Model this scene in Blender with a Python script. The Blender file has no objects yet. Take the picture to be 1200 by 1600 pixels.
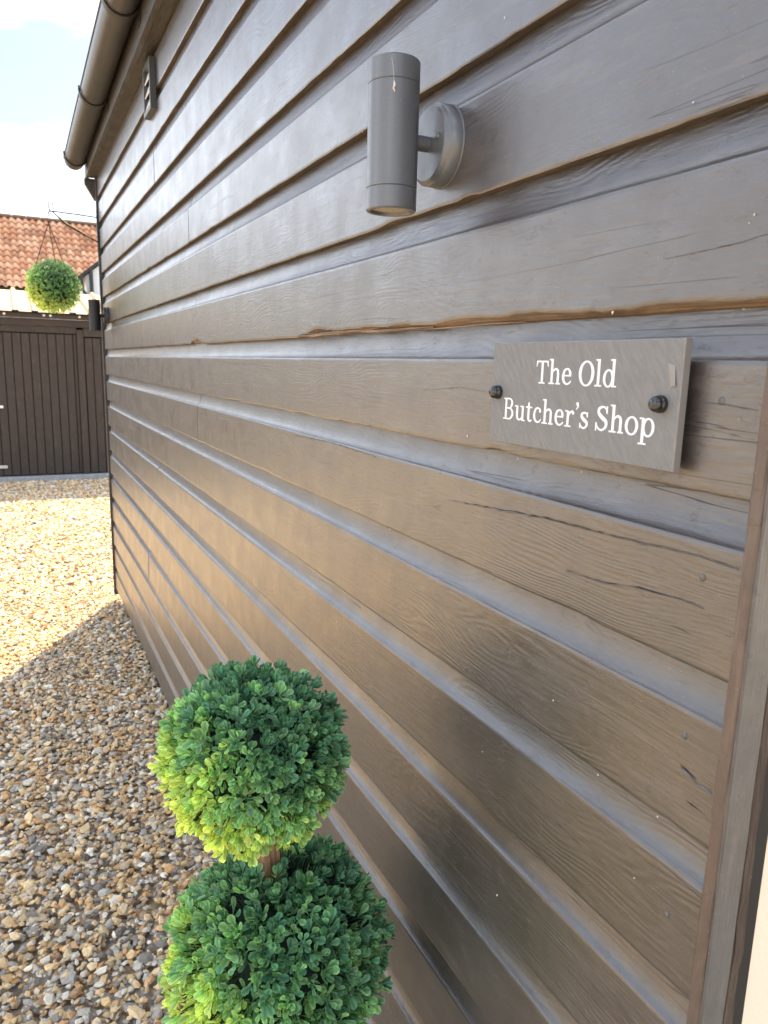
import bpy, math, random
import numpy as np
from mathutils import Matrix, Vector, noise
random.seed(7); rng = np.random.default_rng(11)
S = bpy.context.scene
PI = math.pi

# ------------------------------------------------------------------ camera
H = 1.6
def nrm(v): v = np.array(v, float); return v / np.linalg.norm(v)
F = 1160.0
aY = nrm((-582, 244, -F)); aZ = nrm((150, 5872, F)); aZ = nrm(aZ - aY * aZ.dot(aY)); aX = np.cross(aY, aZ)
cam = bpy.data.cameras.new('camera'); camo = bpy.data.objects.new('camera', cam); S.collection.objects.link(camo)
M3 = Matrix((tuple(aX), tuple(aY), tuple(aZ)))
camo.matrix_world = Matrix.Translation((0, 0, H)) @ M3.to_4x4()
cam.sensor_fit = 'VERTICAL'; cam.sensor_height = 36; cam.sensor_width = 27; cam.lens = F / 1600 * 36
cam.clip_start = 0.02; cam.clip_end = 3000
cam.dof.use_dof = True; cam.dof.focus_distance = 1.15; cam.dof.aperture_fstop = 12
S.camera = camo

# ------------------------------------------------------------------ sky, sun, exposure
EL = math.radians(52); AZ = math.atan2(0.50, 0.866)
W = bpy.data.worlds.new('World'); S.world = W; W.use_nodes = True
nt = W.node_tree; nt.nodes.clear()
sky = nt.nodes.new('ShaderNodeTexSky'); sky.sky_type = 'NISHITA'; sky.sun_disc = False
sky.sun_elevation = EL; sky.sun_rotation = AZ; sky.air_density = 1.0; sky.dust_density = 1.2; sky.ozone_density = 1.0
tc = nt.nodes.new('ShaderNodeTexCoord'); mp = nt.nodes.new('ShaderNodeMapping'); mp.inputs['Scale'].default_value = (1, 1, 2.6); mp.inputs['Location'].default_value = (5.61, 6.68, 2.39)
nz = nt.nodes.new('ShaderNodeTexNoise'); nz.inputs['Scale'].default_value = 2.1; nz.inputs['Detail'].default_value = 7; nz.inputs['Roughness'].default_value = 0.55
rp = nt.nodes.new('ShaderNodeValToRGB'); rp.color_ramp.elements[0].position = 0.42; rp.color_ramp.elements[1].position = 0.60
rp.color_ramp.elements[0].color = (0, 0, 0, 1); rp.color_ramp.elements[1].color = (0.85, 0.85, 0.85, 1)
mx = nt.nodes.new('ShaderNodeMix'); mx.data_type = 'RGBA'; mx.inputs[7].default_value = (16.6, 17.4, 18.8, 1)
bg = nt.nodes.new('ShaderNodeBackground'); bg.inputs['Strength'].default_value = 0.07
wo = nt.nodes.new('ShaderNodeOutputWorld')
L = nt.links.new
L(tc.outputs['Generated'], mp.inputs['Vector']); L(mp.outputs[0], nz.inputs['Vector']); L(nz.outputs['Fac'], rp.inputs[0])
L(rp.outputs[0], mx.inputs[0]); L(sky.outputs[0], mx.inputs[6]); L(mx.outputs[2], bg.inputs[0]); L(bg.outputs[0], wo.inputs[0])
sl = bpy.data.lights.new('sun', 'SUN'); sl.energy = 5.0; sl.angle = math.radians(0.53); sl.color = (1, 0.79, 0.47)
so = bpy.data.objects.new('sun', sl); S.collection.objects.link(so)
sd = Vector((math.sin(AZ) * math.cos(EL), math.cos(AZ) * math.cos(EL), math.sin(EL)))
so.rotation_euler = sd.to_track_quat('Z', 'Y').to_euler(); so.location = sd * 30
S.view_settings.view_transform = 'Standard'; S.view_settings.look = 'None'
S.view_settings.exposure = 1.64; S.view_settings.gamma = 1.0; S.view_settings.use_curve_mapping = False

# ------------------------------------------------------------------ helpers
def tag(o, label=None, cat=None, group=None, kind=None):
    if label: o['label'] = label
    if cat: o['category'] = cat
    if group: o['group'] = group
    if kind: o['kind'] = kind
    return o
def empty(name, loc, label, cat, group=None):
    o = bpy.data.objects.new(name, None); S.collection.objects.link(o); o.location = loc
    o.empty_display_size = 0.05
    return tag(o, label, cat, group)
def link(name, me, parent=None, loc=None):
    o = bpy.data.objects.new(name, me); S.collection.objects.link(o)
    if parent: o.parent = parent
    if loc is not None: o.location = loc
    return o
class MB:
    """collects faces into one mesh; coordinates are world minus the origin 'o'"""
    def __init__(s, o=(0, 0, 0)): s.v = []; s.f = []; s.m = []; s.sm = []; s.o = Vector(o)
    def add(s, vs, fs, mi=0, smooth=False):
        b = len(s.v); s.v += [tuple(Vector(v) - s.o) for v in vs]
        for f in fs: s.f.append(tuple(b + i for i in f)); s.m.append(mi); s.sm.append(smooth)
    def box(s, a, b, mi=0, bev=0.0):
        (x0, y0, z0), (x1, y1, z1) = a, b
        if bev <= 0:
            s.add([(x0, y0, z0), (x1, y0, z0), (x1, y1, z0), (x0, y1, z0), (x0, y0, z1), (x1, y0, z1), (x1, y1, z1), (x0, y1, z1)],
                  [(0, 3, 2, 1), (4, 5, 6, 7), (0, 1, 5, 4), (1, 2, 6, 5), (2, 3, 7, 6), (3, 0, 4, 7)], mi); return
        c = Vector(((x0 + x1) / 2, (y0 + y1) / 2, (z0 + z1) / 2)); h = Vector(((x1 - x0) / 2, (y1 - y0) / 2, (z1 - z0) / 2))
        vs = []; idx = {}
        for sx in (-1, 1):
            for sy in (-1, 1):
                for sz in (-1, 1):
                    for ax in range(3):
                        p = [sx * (h.x - bev), sy * (h.y - bev), sz * (h.z - bev)]
                        p[ax] = (sx, sy, sz)[ax] * h[ax]
                        idx[(sx, sy, sz, ax)] = len(vs); vs.append(c + Vector(p))
        fs = []
        q = lambda t: fs.append(t)
        for ax in range(3):
            for sg in (-1, 1):
                o = [a_ for a_ in range(3) if a_ != ax]; k = []
                for (u, w) in ((-1, -1), (1, -1), (1, 1), (-1, 1)):
                    t = [0, 0, 0]; t[ax] = sg; t[o[0]] = u; t[o[1]] = w; k.append(idx[(t[0], t[1], t[2], ax)])
                if (sg == 1) == (ax == 1): k.reverse()
                q(tuple(k))
        for ax in range(3):      # edges running along ax
            o = [a_ for a_ in range(3) if a_ != ax]
            for u in (-1, 1):
                for w in (-1, 1):
                    def g(e, which):
                        t = [0, 0, 0]; t[ax] = e; t[o[0]] = u; t[o[1]] = w; return idx[(t[0], t[1], t[2], which)]
                    q((g(-1, o[0]), g(1, o[0]), g(1, o[1]), g(-1, o[1])))
        for sx in (-1, 1):
            for sy in (-1, 1):
                for sz in (-1, 1): q(tuple(idx[(sx, sy, sz, a_)] for a_ in range(3)))
        s.add(vs, fs, mi)
    def tube(s, pts, r, n=10, mi=0, caps=True, smooth=True):
        pts = [Vector(p) for p in pts]; rs = r if isinstance(r, (list, tuple)) else [r] * len(pts)
        vs = []; fs = []
        t0 = (pts[1] - pts[0]).normalized(); up = Vector((0, 0, 1)) if abs(t0.z) < 0.9 else Vector((1, 0, 0))
        a = t0.cross(up).normalized()
        for i, p in enumerate(pts):
            t = (pts[min(i + 1, len(pts) - 1)] - pts[max(i - 1, 0)]).normalized()
            a = (a - t * a.dot(t)).normalized(); b = t.cross(a)
            for k in range(n):
                q = 2 * PI * k / n; vs.append(p + (a * math.cos(q) + b * math.sin(q)) * rs[i])
        for i in range(len(pts) - 1):
            for k in range(n):
                fs.append((i * n + k, i * n + (k + 1) % n, (i + 1) * n + (k + 1) % n, (i + 1) * n + k))
        s.add(vs, fs, mi, smooth)
        if caps:
            s.add(vs[:n], [tuple(range(n))[::-1]], mi); s.add(vs[-n:], [tuple(range(n))], mi)
    def lathe(s, prof, c, axis='z', n=48, mi=0, smooth=True):
        """prof: list of (r, h) ; consecutive equal points start a sharp break"""
        c = Vector(c)
        def P(r, h, q):
            u, w = r * math.cos(q), r * math.sin(q)
            return c + (Vector((u, w, h)) if axis == 'z' else Vector((h, u, w)) if axis == 'x' else Vector((u, h, w)))
        seg = [[prof[0]]]
        for i in range(1, len(prof)):
            if prof[i] == prof[i - 1]: seg.append([prof[i]])
            else: seg[-1].append(prof[i])
        for sg in seg:
            vs = [P(r, h, 2 * PI * k / n) for (r, h) in sg for k in range(n)]
            fs = [(i * n + k, i * n + (k + 1) % n, (i + 1) * n + (k + 1) % n, (i + 1) * n + k) for i in range(len(sg) - 1) for k in range(n)]
            s.add(vs, fs, mi, smooth)
    def build(s, name, mats, parent=None, loc=None):
        me = bpy.data.meshes.new(name); me.from_pydata(s.v, [], s.f)
        if not isinstance(mats, (list, tuple)): mats = [mats]
        for m in mats: me.materials.append(m)
        me.polygons.foreach_set('material_index', s.m); me.polygons.foreach_set('use_smooth', s.sm)
        me.update()
        return link(name, me, parent, loc)

def mat(name, col=(0.5, 0.5, 0.5), rough=0.6, metal=0.0, spec=0.5):
    m = bpy.data.materials.new(name); m.use_nodes = True; b = m.node_tree.nodes['Principled BSDF']
    b.inputs['Base Color'].default_value = (*col, 1); b.inputs['Roughness'].default_value = rough
    b.inputs['Metallic'].default_value = metal; b.inputs['Specular IOR Level'].default_value = spec
    return m
def N(m, t, **kw):
    n = m.node_tree.nodes.new(t)
    for k, v in kw.items():
        if k in n.inputs: n.inputs[k].default_value = v
        else: setattr(n, k, v)
    return n
def ln(m, a, b): m.node_tree.links.new(a, b)
def bsdf(m): return m.node_tree.nodes['Principled BSDF']
def ramp(m, fac, stops):
    r = N(m, 'ShaderNodeValToRGB'); cr = r.color_ramp
    while len(cr.elements) < len(stops): cr.elements.new(0.5)
    for e, (p, c) in zip(cr.elements, stops): e.position = p; e.color = (*c, 1) if len(c) == 3 else c
    ln(m, fac, r.inputs[0]); return r.outputs[0]
def coord(m, scale=(1, 1, 1), rnd=True):
    t = N(m, 'ShaderNodeTexCoord'); mp = N(m, 'ShaderNodeMapping'); mp.inputs['Scale'].default_value = scale
    if rnd:
        oi = N(m, 'ShaderNodeObjectInfo'); cx = N(m, 'ShaderNodeCombineXYZ')
        mu = N(m, 'ShaderNodeMath', operation='MULTIPLY'); mu.inputs[1].default_value = 37.0; ln(m, oi.outputs['Random'], mu.inputs[0])
        for k in range(3): ln(m, mu.outputs[0], cx.inputs[k])
        va = N(m, 'ShaderNodeVectorMath', operation='ADD'); ln(m, t.outputs['Object'], va.inputs[0]); ln(m, cx.outputs[0], va.inputs[1])
        ln(m, va.outputs[0], mp.inputs['Vector'])
    else: ln(m, t.outputs['Object'], mp.inputs['Vector'])
    return mp.outputs[0]
def noise_t(m, vec, scale, detail=4, rough=0.55, dist=0.0):
    n = N(m, 'ShaderNodeTexNoise'); n.inputs['Scale'].default_value = scale; n.inputs['Detail'].default_value = detail
    n.inputs['Roughness'].default_value = rough; n.inputs['Distortion'].default_value = dist
    ln(m, vec, n.inputs['Vector']); return n.outputs['Fac']
def bump(m, h, strength, dist, prev=None):
    b = N(m, 'ShaderNodeBump'); b.inputs['Strength'].default_value = strength; b.inputs['Distance'].default_value = dist
    ln(m, h, b.inputs['Height'])
    if prev is not None: ln(m, prev, b.inputs['Normal'])
    return b.outputs[0]
def mixc(m, fac, a, b):
    x = N(m, 'ShaderNodeMix', data_type='RGBA')
    for v, i in ((a, 6), (b, 7)):
        if isinstance(v, tuple): x.inputs[i].default_value = (*v, 1)
        else: ln(m, v, x.inputs[i])
    if isinstance(fac, float): x.inputs[0].default_value = fac
    else: ln(m, fac, x.inputs[0])
    return x.outputs[2]
def mth(m, op, a, b=None, c=None):
    x = N(m, 'ShaderNodeMath', operation=op)
    for i, v in enumerate((a, b, c)):
        if v is None: continue
        if isinstance(v, (int, float)): x.inputs[i].default_value = v
        else: ln(m, v, x.inputs[i])
    return x.outputs[0]

# ------------------------------------------------------------------ materials
def wood_paint(name, col, rough, grain_axis='y', raw=False, gs=1.0):
    m = mat(name, col, rough, spec=0.6 if raw else 1.0)
    a = {'y': (1, 0.045, 1), 'z': (1, 1, 0.045)}[grain_axis]
    v = coord(m, a)
    # slow warp gives the cathedral grain and knots
    v2 = coord(m, {'y': (1, 0.28, 1), 'z': (1, 1, 0.28)}[grain_axis])
    slow = noise_t(m, v2, 7.5 * gs, 2, 0.5)
    ring = N(m, 'ShaderNodeTexWave', wave_type='BANDS', bands_direction='Z' if grain_axis == 'y' else 'X')
    ring.inputs['Scale'].default_value = 26 * gs; ring.inputs['Distortion'].default_value = 0; ring.inputs['Detail'].default_value = 0
    va = N(m, 'ShaderNodeVectorMath', operation='ADD'); ln(m, v, va.inputs[0])
    cx = N(m, 'ShaderNodeCombineXYZ'); k = mth(m, 'MULTIPLY', slow, 0.42 / gs); ln(m, k, cx.inputs[2]); ln(m, k, cx.inputs[0]); ln(m, cx.outputs[0], va.inputs[1]); ln(m, va.outputs[0], ring.inputs['Vector'])
    fine = noise_t(m, v, 260, 3, 0.6)
    patch = noise_t(m, coord(m, (1, 0.5, 1)), 6, 4, 0.6)
    mask = ramp(m, patch, [(0.42, (0.05,) * 3), (0.66, (1,) * 3)])
    rm = mth(m, 'MULTIPLY', ring.outputs['Fac'], mask)
    blot = noise_t(m, coord(m), 45, 5, 0.65)
    ck = noise_t(m, coord(m, (1, 0.022, 1) if grain_axis == 'y' else (1, 1, 0.022)), 22, 3, 0.55)
    iso = mth(m, 'ABSOLUTE', mth(m, 'SUBTRACT', ck, 0.5)); isl = ramp(m, iso, [(0.0012, (0,) * 3), (0.0034, (1,) * 3)])
    cm = ramp(m, noise_t(m, coord(m, (1, 0.3, 1)), 9, 2, 0.5), [(0.50, (1,) * 3), (0.55, (0,) * 3)])
    crm = mth(m, 'MAXIMUM', isl, cm)
    n1 = bump(m, rm, 0.35, 0.0013)
    n1 = bump(m, noise_t(m, coord(m, (1, 0.15, 1) if grain_axis == 'y' else (1, 1, 0.15)), 120, 4, 0.65), 0.55, 0.0016, n1)
    n1 = bump(m, noise_t(m, coord(m, (1, 0.6, 1)), 14, 3, 0.6), 0.35, 0.005, n1)
    n1 = bump(m, fine, 0.6, 0.0012, n1)
    n1 = bump(m, blot, 0.4, 0.0022, n1)
    n1 = bump(m, ramp(m, noise_t(m, coord(m, (1, 0.5, 1)), 75, 5, 0.7), [(0.60, (0,) * 3), (0.66, (1,) * 3)]), 0.6, 0.0006, n1)
    n1 = bump(m, noise_t(m, coord(m), 420, 2, 0.5), 0.25, 0.0004, n1)
    n1 = bump(m, crm, 0.7, 0.0015, n1)
    ln(m, n1, bsdf(m).inputs['Normal'])
    base = ramp(m, blot, [(0.25, tuple(c * 0.82 for c in col)), (0.75, tuple(min(1, c * 1.15) for c in col))])
    base = mixc(m, mth(m, 'MULTIPLY', rm, 0.35), base, tuple(c * 0.45 for c in col))
    base = mixc(m, mth(m, 'MULTIPLY', ramp(m, noise_t(m, coord(m, (1, 0.12, 1) if grain_axis == 'y' else (1, 1, 0.12)), 38, 5, 0.7), [(0.56, (0,) * 3), (0.64, (1,) * 3)]), 0.45), base, tuple(min(1, c * 1.7 + 0.01) for c in col))
    if raw: base = mixc(m, ramp(m, fine, [(0.35, (0,) * 3), (0.65, (1,) * 3)]), tuple(c * 0.45 for c in col), base)
    base = mixc(m, crm, tuple(c * 0.35 for c in col), base)
    # pale scratches and dust specks
    sp = noise_t(m, coord(m), 520, 1, 0.5); spm = ramp(m, sp, [(0.765, (0,) * 3), (0.79, (1,) * 3)])
    base = mixc(m, mth(m, 'MULTIPLY', spm, 0.5), base, (0.42, 0.38, 0.34))
    ln(m, base, bsdf(m).inputs['Base Color'])
    ro = ramp(m, noise_t(m, coord(m), 11, 4, 0.6), [(0.3, (rough - 0.08,) * 3), (0.7, (rough + 0.16,) * 3)])
    ln(m, ro, bsdf(m).inputs['Roughness'])
    return m
PAINT = (0.044, 0.037, 0.035)
M_board = wood_paint('painted_boards', PAINT, 0.38)
bsdf(M_board).inputs['Coat Weight'].default_value = 1.0; bsdf(M_board).inputs['Coat Roughness'].default_value = 0.36
M_lip = wood_paint('weathered_lip', (0.090, 0.064, 0.045), 0.75, raw=True)
M_rot = wood_paint('rotten_edge', (0.07, 0.045, 0.03), 0.8, 'z', raw=True)
M_raw = wood_paint('split_timber', (0.25, 0.165, 0.10), 0.8, raw=True)
M_post = wood_paint('painted_batten', (0.085, 0.054, 0.038), 0.6, 'z')
M_post_g = wood_paint('painted_batten_return', (0.075, 0.073, 0.07), 0.5, 'z')
M_endg = mat('dark_end_grain', (0.025, 0.018, 0.013), 0.9)
M_black = mat('black_gap', (0.012, 0.011, 0.010), 0.8)
M_endgrain = wood_paint('dark_end_batten', (0.018, 0.016, 0.015), 0.6, 'z')
M_gutter = mat('brown_black_plastic', (0.045, 0.038, 0.034), 0.36, spec=0.45)
ln(M_gutter, bump(M_gutter, noise_t(M_gutter, coord(M_gutter), 30, 5, 0.6), 0.25, 0.002), bsdf(M_gutter).inputs['Normal'])
ln(M_gutter, ramp(M_gutter, noise_t(M_gutter, coord(M_gutter, (1, .2, 1)), 25, 6, 0.7), [(0.35, (0.026, 0.025, 0.026)), (0.75, (0.050, 0.048, 0.048))]), bsdf(M_gutter).inputs['Base Color'])
M_fascia = wood_paint('painted_fascia', (0.022, 0.019, 0.017), 0.5)
M_cream = mat('cream_render', (0.78, 0.63, 0.50), 0.8)
ln(M_cream, bump(M_cream, noise_t(M_cream, coord(M_cream), 160, 4, 0.6), 0.35, 0.002), bsdf(M_cream).inputs['Normal'])
M_rooffelt = mat('dark_roof', (0.06, 0.055, 0.05), 0.8)
def alu(name, col, rough):
    m = mat(name, col, rough, spec=0.9)
    d = noise_t(m, coord(m, rnd=False), 650, 2, 0.5); dm = ramp(m, d, [(0.66, (0,) * 3), (0.74, (1,) * 3)])
    g = noise_t(m, coord(m, rnd=False), 28, 4, 0.6)
    dz = ramp(m, g, [(0.35, (0.08,) * 3), (0.75, (0.6,) * 3)])
    ln(m, mixc(m, mth(m, 'MULTIPLY', dm, dz), col, (0.42, 0.38, 0.33)), bsdf(m).inputs['Base Color'])
    ln(m, bump(m, noise_t(m, coord(m), 900, 2, 0.5), 0.12, 0.0004), bsdf(m).inputs['Normal'])
    ln(m, ramp(m, g, [(0.3, (rough - 0.05,) * 3), (0.7, (rough + 0.12,) * 3)]), bsdf(m).inputs['Roughness'])
    return m
M_lamp = alu('anthracite_metal', (0.095, 0.102, 0.115), 0.32)
M_lampdark = mat('dark_lamp_metal', (0.012, 0.013, 0.016), 0.45, spec=0.4)
M_lens = mat('dusty_lens', (0.42, 0.36, 0.28), 0.35)
ln(M_lens, ramp(M_lens, noise_t(M_lens, coord(M_lens), 120, 4, 0.7), [(0.3, (0.28, 0.23, 0.17)), (0.7, (0.55, 0.48, 0.38))]), bsdf(M_lens).inputs['Base Color'])
M_slate = mat('slate', (0.26, 0.25, 0.24), 0.55, spec=0.4)
tcs = N(M_slate, 'ShaderNodeTexCoord'); vr = N(M_slate, 'ShaderNodeVectorRotate', rotation_type='X_AXIS'); vr.inputs['Angle'].default_value = math.radians(35); mps = N(M_slate, 'ShaderNodeMapping'); mps.inputs['Scale'].default_value = (1, 1, 0.22)
ln(M_slate, tcs.outputs['Object'], vr.inputs['Vector']); ln(M_slate, vr.outputs[0], mps.inputs['Vector'])
ns = noise_t(M_slate, mps.outputs[0], 520, 3, 0.6); nb = noise_t(M_slate, mps.outputs[0], 210, 5, 0.65)
ln(M_slate, bump(M_slate, nb, 0.45, 0.0022, bump(M_slate, ns, 0.6, 0.0009)), bsdf(M_slate).inputs['Normal'])
ln(M_slate, ramp(M_slate, nb, [(0.3, (0.145, 0.148, 0.153)), (0.7, (0.195, 0.197, 0.20))]), bsdf(M_slate).inputs['Base Color'])
M_slate_edge = mat('slate_edge', (0.23, 0.22, 0.21), 0.6)
M_letter = mat('white_print', (0.70, 0.73, 0.78), 0.5)
M_screw = mat('black_cap', (0.012, 0.012, 0.014), 0.12, spec=0.7)
M_wire = mat('black_wire', (0.02, 0.02, 0.02), 0.45)
M_vent = mat('grey_plastic_vent', (0.055, 0.058, 0.06), 0.4)
M_slat = mat('pale_louvre', (0.75, 0.76, 0.78), 0.3)
M_galv = mat('galvanised_steel', (0.6, 0.6, 0.6), 0.4, metal=0.7)
M_whitewall = mat('white_render', (0.80, 0.80, 0.80), 0.85)
M_dark = wood_paint('dark_brown_boards', (0.046, 0.036, 0.030), 0.6, 'z')
bsdf(M_dark).inputs['Specular IOR Level'].default_value = 0.4
def tinted(name, rough, noise_s=None, trans=0.0, spec=0.4, attr='tint', bumpd=None):
    m = mat(name, (0.5,) * 3, rough, spec=spec)
    at = N(m, 'ShaderNodeAttribute', attribute_name=attr)
    c = at.outputs['Color']
    if noise_s:
        n = noise_t(m, coord(m, rnd=False), noise_s, 4, 0.65)
        hs = N(m, 'ShaderNodeHueSaturation'); ln(m, c, hs.inputs['Color']); ln(m, mth(m, 'MULTIPLY_ADD', n, 0.9, 0.55), hs.inputs['Value']); c = hs.outputs[0]
        if bumpd: ln(m, bump(m, n, 0.5, bumpd), bsdf(m).inputs['Normal'])
    ln(m, c, bsdf(m).inputs['Base Color'])
    if trans > 0:
        tr = N(m, 'ShaderNodeBsdfTranslucent'); ln(m, c, tr.inputs[0]); ms = N(m, 'ShaderNodeMixShader'); ms.inputs[0].default_value = trans
        out = m.node_tree.nodes['Material Output']; ln(m, bsdf(m).outputs[0], ms.inputs[1]); ln(m, tr.outputs[0], ms.inputs[2]); ln(m, ms.outputs[0], out.inputs[0])
    return m
M_peb = tinted('flint_gravel', 0.55, 110, bumpd=0.002)
M_leaf = tinted('box_leaf', 0.42, None, 0.28, spec=0.5)
M_tile = tinted('clay_pantile', 0.8, 14)
M_stem = wood_paint('bark_stem', (0.36, 0.20, 0.11), 0.8, 'z', raw=True)
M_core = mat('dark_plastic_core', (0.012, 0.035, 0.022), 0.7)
M_pot = mat('grey_planter', (0.12, 0.12, 0.12), 0.6)
M_conc = mat('concrete', (0.30, 0.31, 0.32), 0.85)
ln(M_conc, ramp(M_conc, noise_t(M_conc, coord(M_conc), 22, 6, 0.7), [(0.3, (0.22, 0.23, 0.24)), (0.7, (0.38, 0.39, 0.40))]), bsdf(M_conc).inputs['Base Color'])
M_ground = mat('gravel_bed', (0.22, 0.17, 0.11), 0.9)
gv = coord(M_ground, rnd=False)
vo = N(M_ground, 'ShaderNodeTexVoronoi'); vo.inputs['Scale'].default_value = 45; ln(M_ground, gv, vo.inputs['Vector'])
sepg = N(M_ground, 'ShaderNodeSeparateColor'); ln(M_ground, vo.outputs['Color'], sepg.inputs[0])
ln(M_ground, ramp(M_ground, sepg.outputs[0], [(0.0, (0.20, 0.14, 0.08)), (0.3, (0.42, 0.30, 0.16)), (0.55, (0.30, 0.29, 0.28)), (0.8, (0.50, 0.42, 0.30)), (1.0, (0.60, 0.56, 0.5))]), bsdf(M_ground).inputs['Base Color'])
ln(M_ground, bump(M_ground, vo.outputs['Distance'], 0.8, 0.01), bsdf(M_ground).inputs['Normal'])
M_sheet = mat('weathered_roof_sheet', (0.55, 0.47, 0.36), 0.7)
ln(M_sheet, ramp(M_sheet, noise_t(M_sheet, coord(M_sheet), 9, 6, 0.7), [(0.3, (0.30, 0.23, 0.14)), (0.7, (0.46, 0.38, 0.26))]), bsdf(M_sheet).inputs['Base Color'])

# ------------------------------------------------------------------ ground
g = MB(); g.add([(-400, -400, -0.022), (400, -400, -0.022), (400, 900, -0.022), (-400, 900, -0.022)], [(0, 1, 2, 3)])
tag(g.build('ground', M_ground), kind='structure', label='gravel covered yard stretching away past the buildings')

# gravel: loose flint chips
def ico():
    t = (1 + 5 ** 0.5) / 2
    v = np.array([(-1, t, 0), (1, t, 0), (-1, -t, 0), (1, -t, 0), (0, -1, t), (0, 1, t), (0, -1, -t), (0, 1, -t), (t, 0, -1), (t, 0, 1), (-t, 0, -1), (-t, 0, 1)], float)
    v /= np.linalg.norm(v[0])
    f = np.array([(0, 11, 5), (0, 5, 1), (0, 1, 7), (0, 7, 10), (0, 10, 11), (1, 5, 9), (5, 11, 4), (11, 10, 2), (10, 7, 6), (7, 1, 8), (3, 9, 4), (3, 4, 2), (3, 2, 6), (3, 6, 8), (3, 8, 9), (4, 9, 5), (2, 4, 11), (6, 2, 10), (8, 6, 7), (9, 8, 1)])
    return v, f
def scatter(x0, x1, y0, y1, cell):
    nx, ny = int((x1 - x0) / cell), int((y1 - y0) / cell)
    gx, gy = np.meshgrid(np.arange(nx), np.arange(ny))
    p = np.stack([gx.ravel() * cell + x0, gy.ravel() * cell + y0], 1) + rng.uniform(-0.5, 1.5, (nx * ny, 2)) * cell
    return p, np.full(len(p), cell)
ps = [scatter(-1.1, 0.60, 1.0, 5.5, 0.0148), scatter(-1.3, 1.7, 5.45, 10.62, 0.0235), scatter(-3.2, -1.1, 1.0, 5.5, 0.034)]
P2 = np.concatenate([p for p, c in ps]); CE = np.concatenate([c for p, c in ps])
keep = ~((P2[:, 0] > 0.565) & (P2[:, 1] < 5.06)); P2 = P2[keep]; CE = CE[keep]; n = len(P2)
iv, fc = ico()
R = CE * rng.lognormal(-0.30, 0.33, n); R = np.minimum(R, 0.026)
sc = np.stack([R * rng.uniform(0.8, 1.35, n), R * rng.uniform(0.55, 1.0, n), R * rng.uniform(0.28, 0.62, n)], 1)
V = iv[None] * (1 + rng.uniform(-0.34, 0.26, (n, 12, 1))); V = V * sc[:, None, :]
t1 = rng.normal(0, 0.32, n); c, s_ = np.cos(t1)[:, None], np.sin(t1)[:, None]
V = np.stack([V[:, :, 0] * c + V[:, :, 2] * s_, V[:, :, 1], -V[:, :, 0] * s_ + V[:, :, 2] * c], 2)
t2 = rng.uniform(0, 2 * PI, n); c, s_ = np.cos(t2)[:, None], np.sin(t2)[:, None]
V = np.stack([V[:, :, 0] * c - V[:, :, 1] * s_, V[:, :, 0] * s_ + V[:, :, 1] * c, V[:, :, 2]], 2)
zz = rng.uniform(-0.010, 0.006, n) + 0.006 * np.sin(P2[:, 0] * 5.1 + 1.3) * np.sin(P2[:, 1] * 3.7)
V += np.stack([P2[:, 0], P2[:, 1], zz], 1)[:, None, :]
pal = np.array([(0.56, 0.35, 0.13), (0.62, 0.43, 0.19), (0.52, 0.27, 0.08), (0.32, 0.17, 0.07), (0.28, 0.25, 0.21), (0.40, 0.36, 0.29), (0.18, 0.15, 0.12), (0.66, 0.58, 0.44), (0.56, 0.49, 0.37), (0.42, 0.31, 0.17)])
wts = np.array([0.17, 0.14, 0.11, 0.05, 0.09, 0.12, 0.05, 0.08, 0.09, 0.10])
col = 1.3 * (pal * 0.78 + pal.mean(1, keepdims=True) * (0.22 * np.array((1.06, 1.0, 0.9))))[rng.choice(len(pal), n, p=wts / wts.sum())] * rng.uniform(0.75, 1.2, (n, 1))
me = bpy.data.meshes.new('gravel'); me.vertices.add(n * 12); me.vertices.foreach_set('co', V.reshape(-1))
ff = (fc[None] + (np.arange(n) * 12)[:, None, None]).reshape(-1)
me.loops.add(len(ff)); me.loops.foreach_set('vertex_index', ff.astype(np.int32)); me.polygons.add(len(ff) // 3)
me.polygons.foreach_set('loop_start', np.arange(0, len(ff), 3, dtype=np.int32))
me.update(calc_edges=True)
at = me.color_attributes.new('tint', 'FLOAT_COLOR', 'POINT')
at.data.foreach_set('color', np.concatenate([np.repeat(col, 12, 0), np.ones((n * 12, 1))], 1).reshape(-1))
me.polygons.foreach_set('use_smooth', np.zeros(len(ff) // 3, dtype=bool))
me.materials.append(M_peb)
tag(link('gravel', me), 'loose tan, grey and rust flint gravel covering the yard', 'gravel', kind='stuff')

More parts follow.
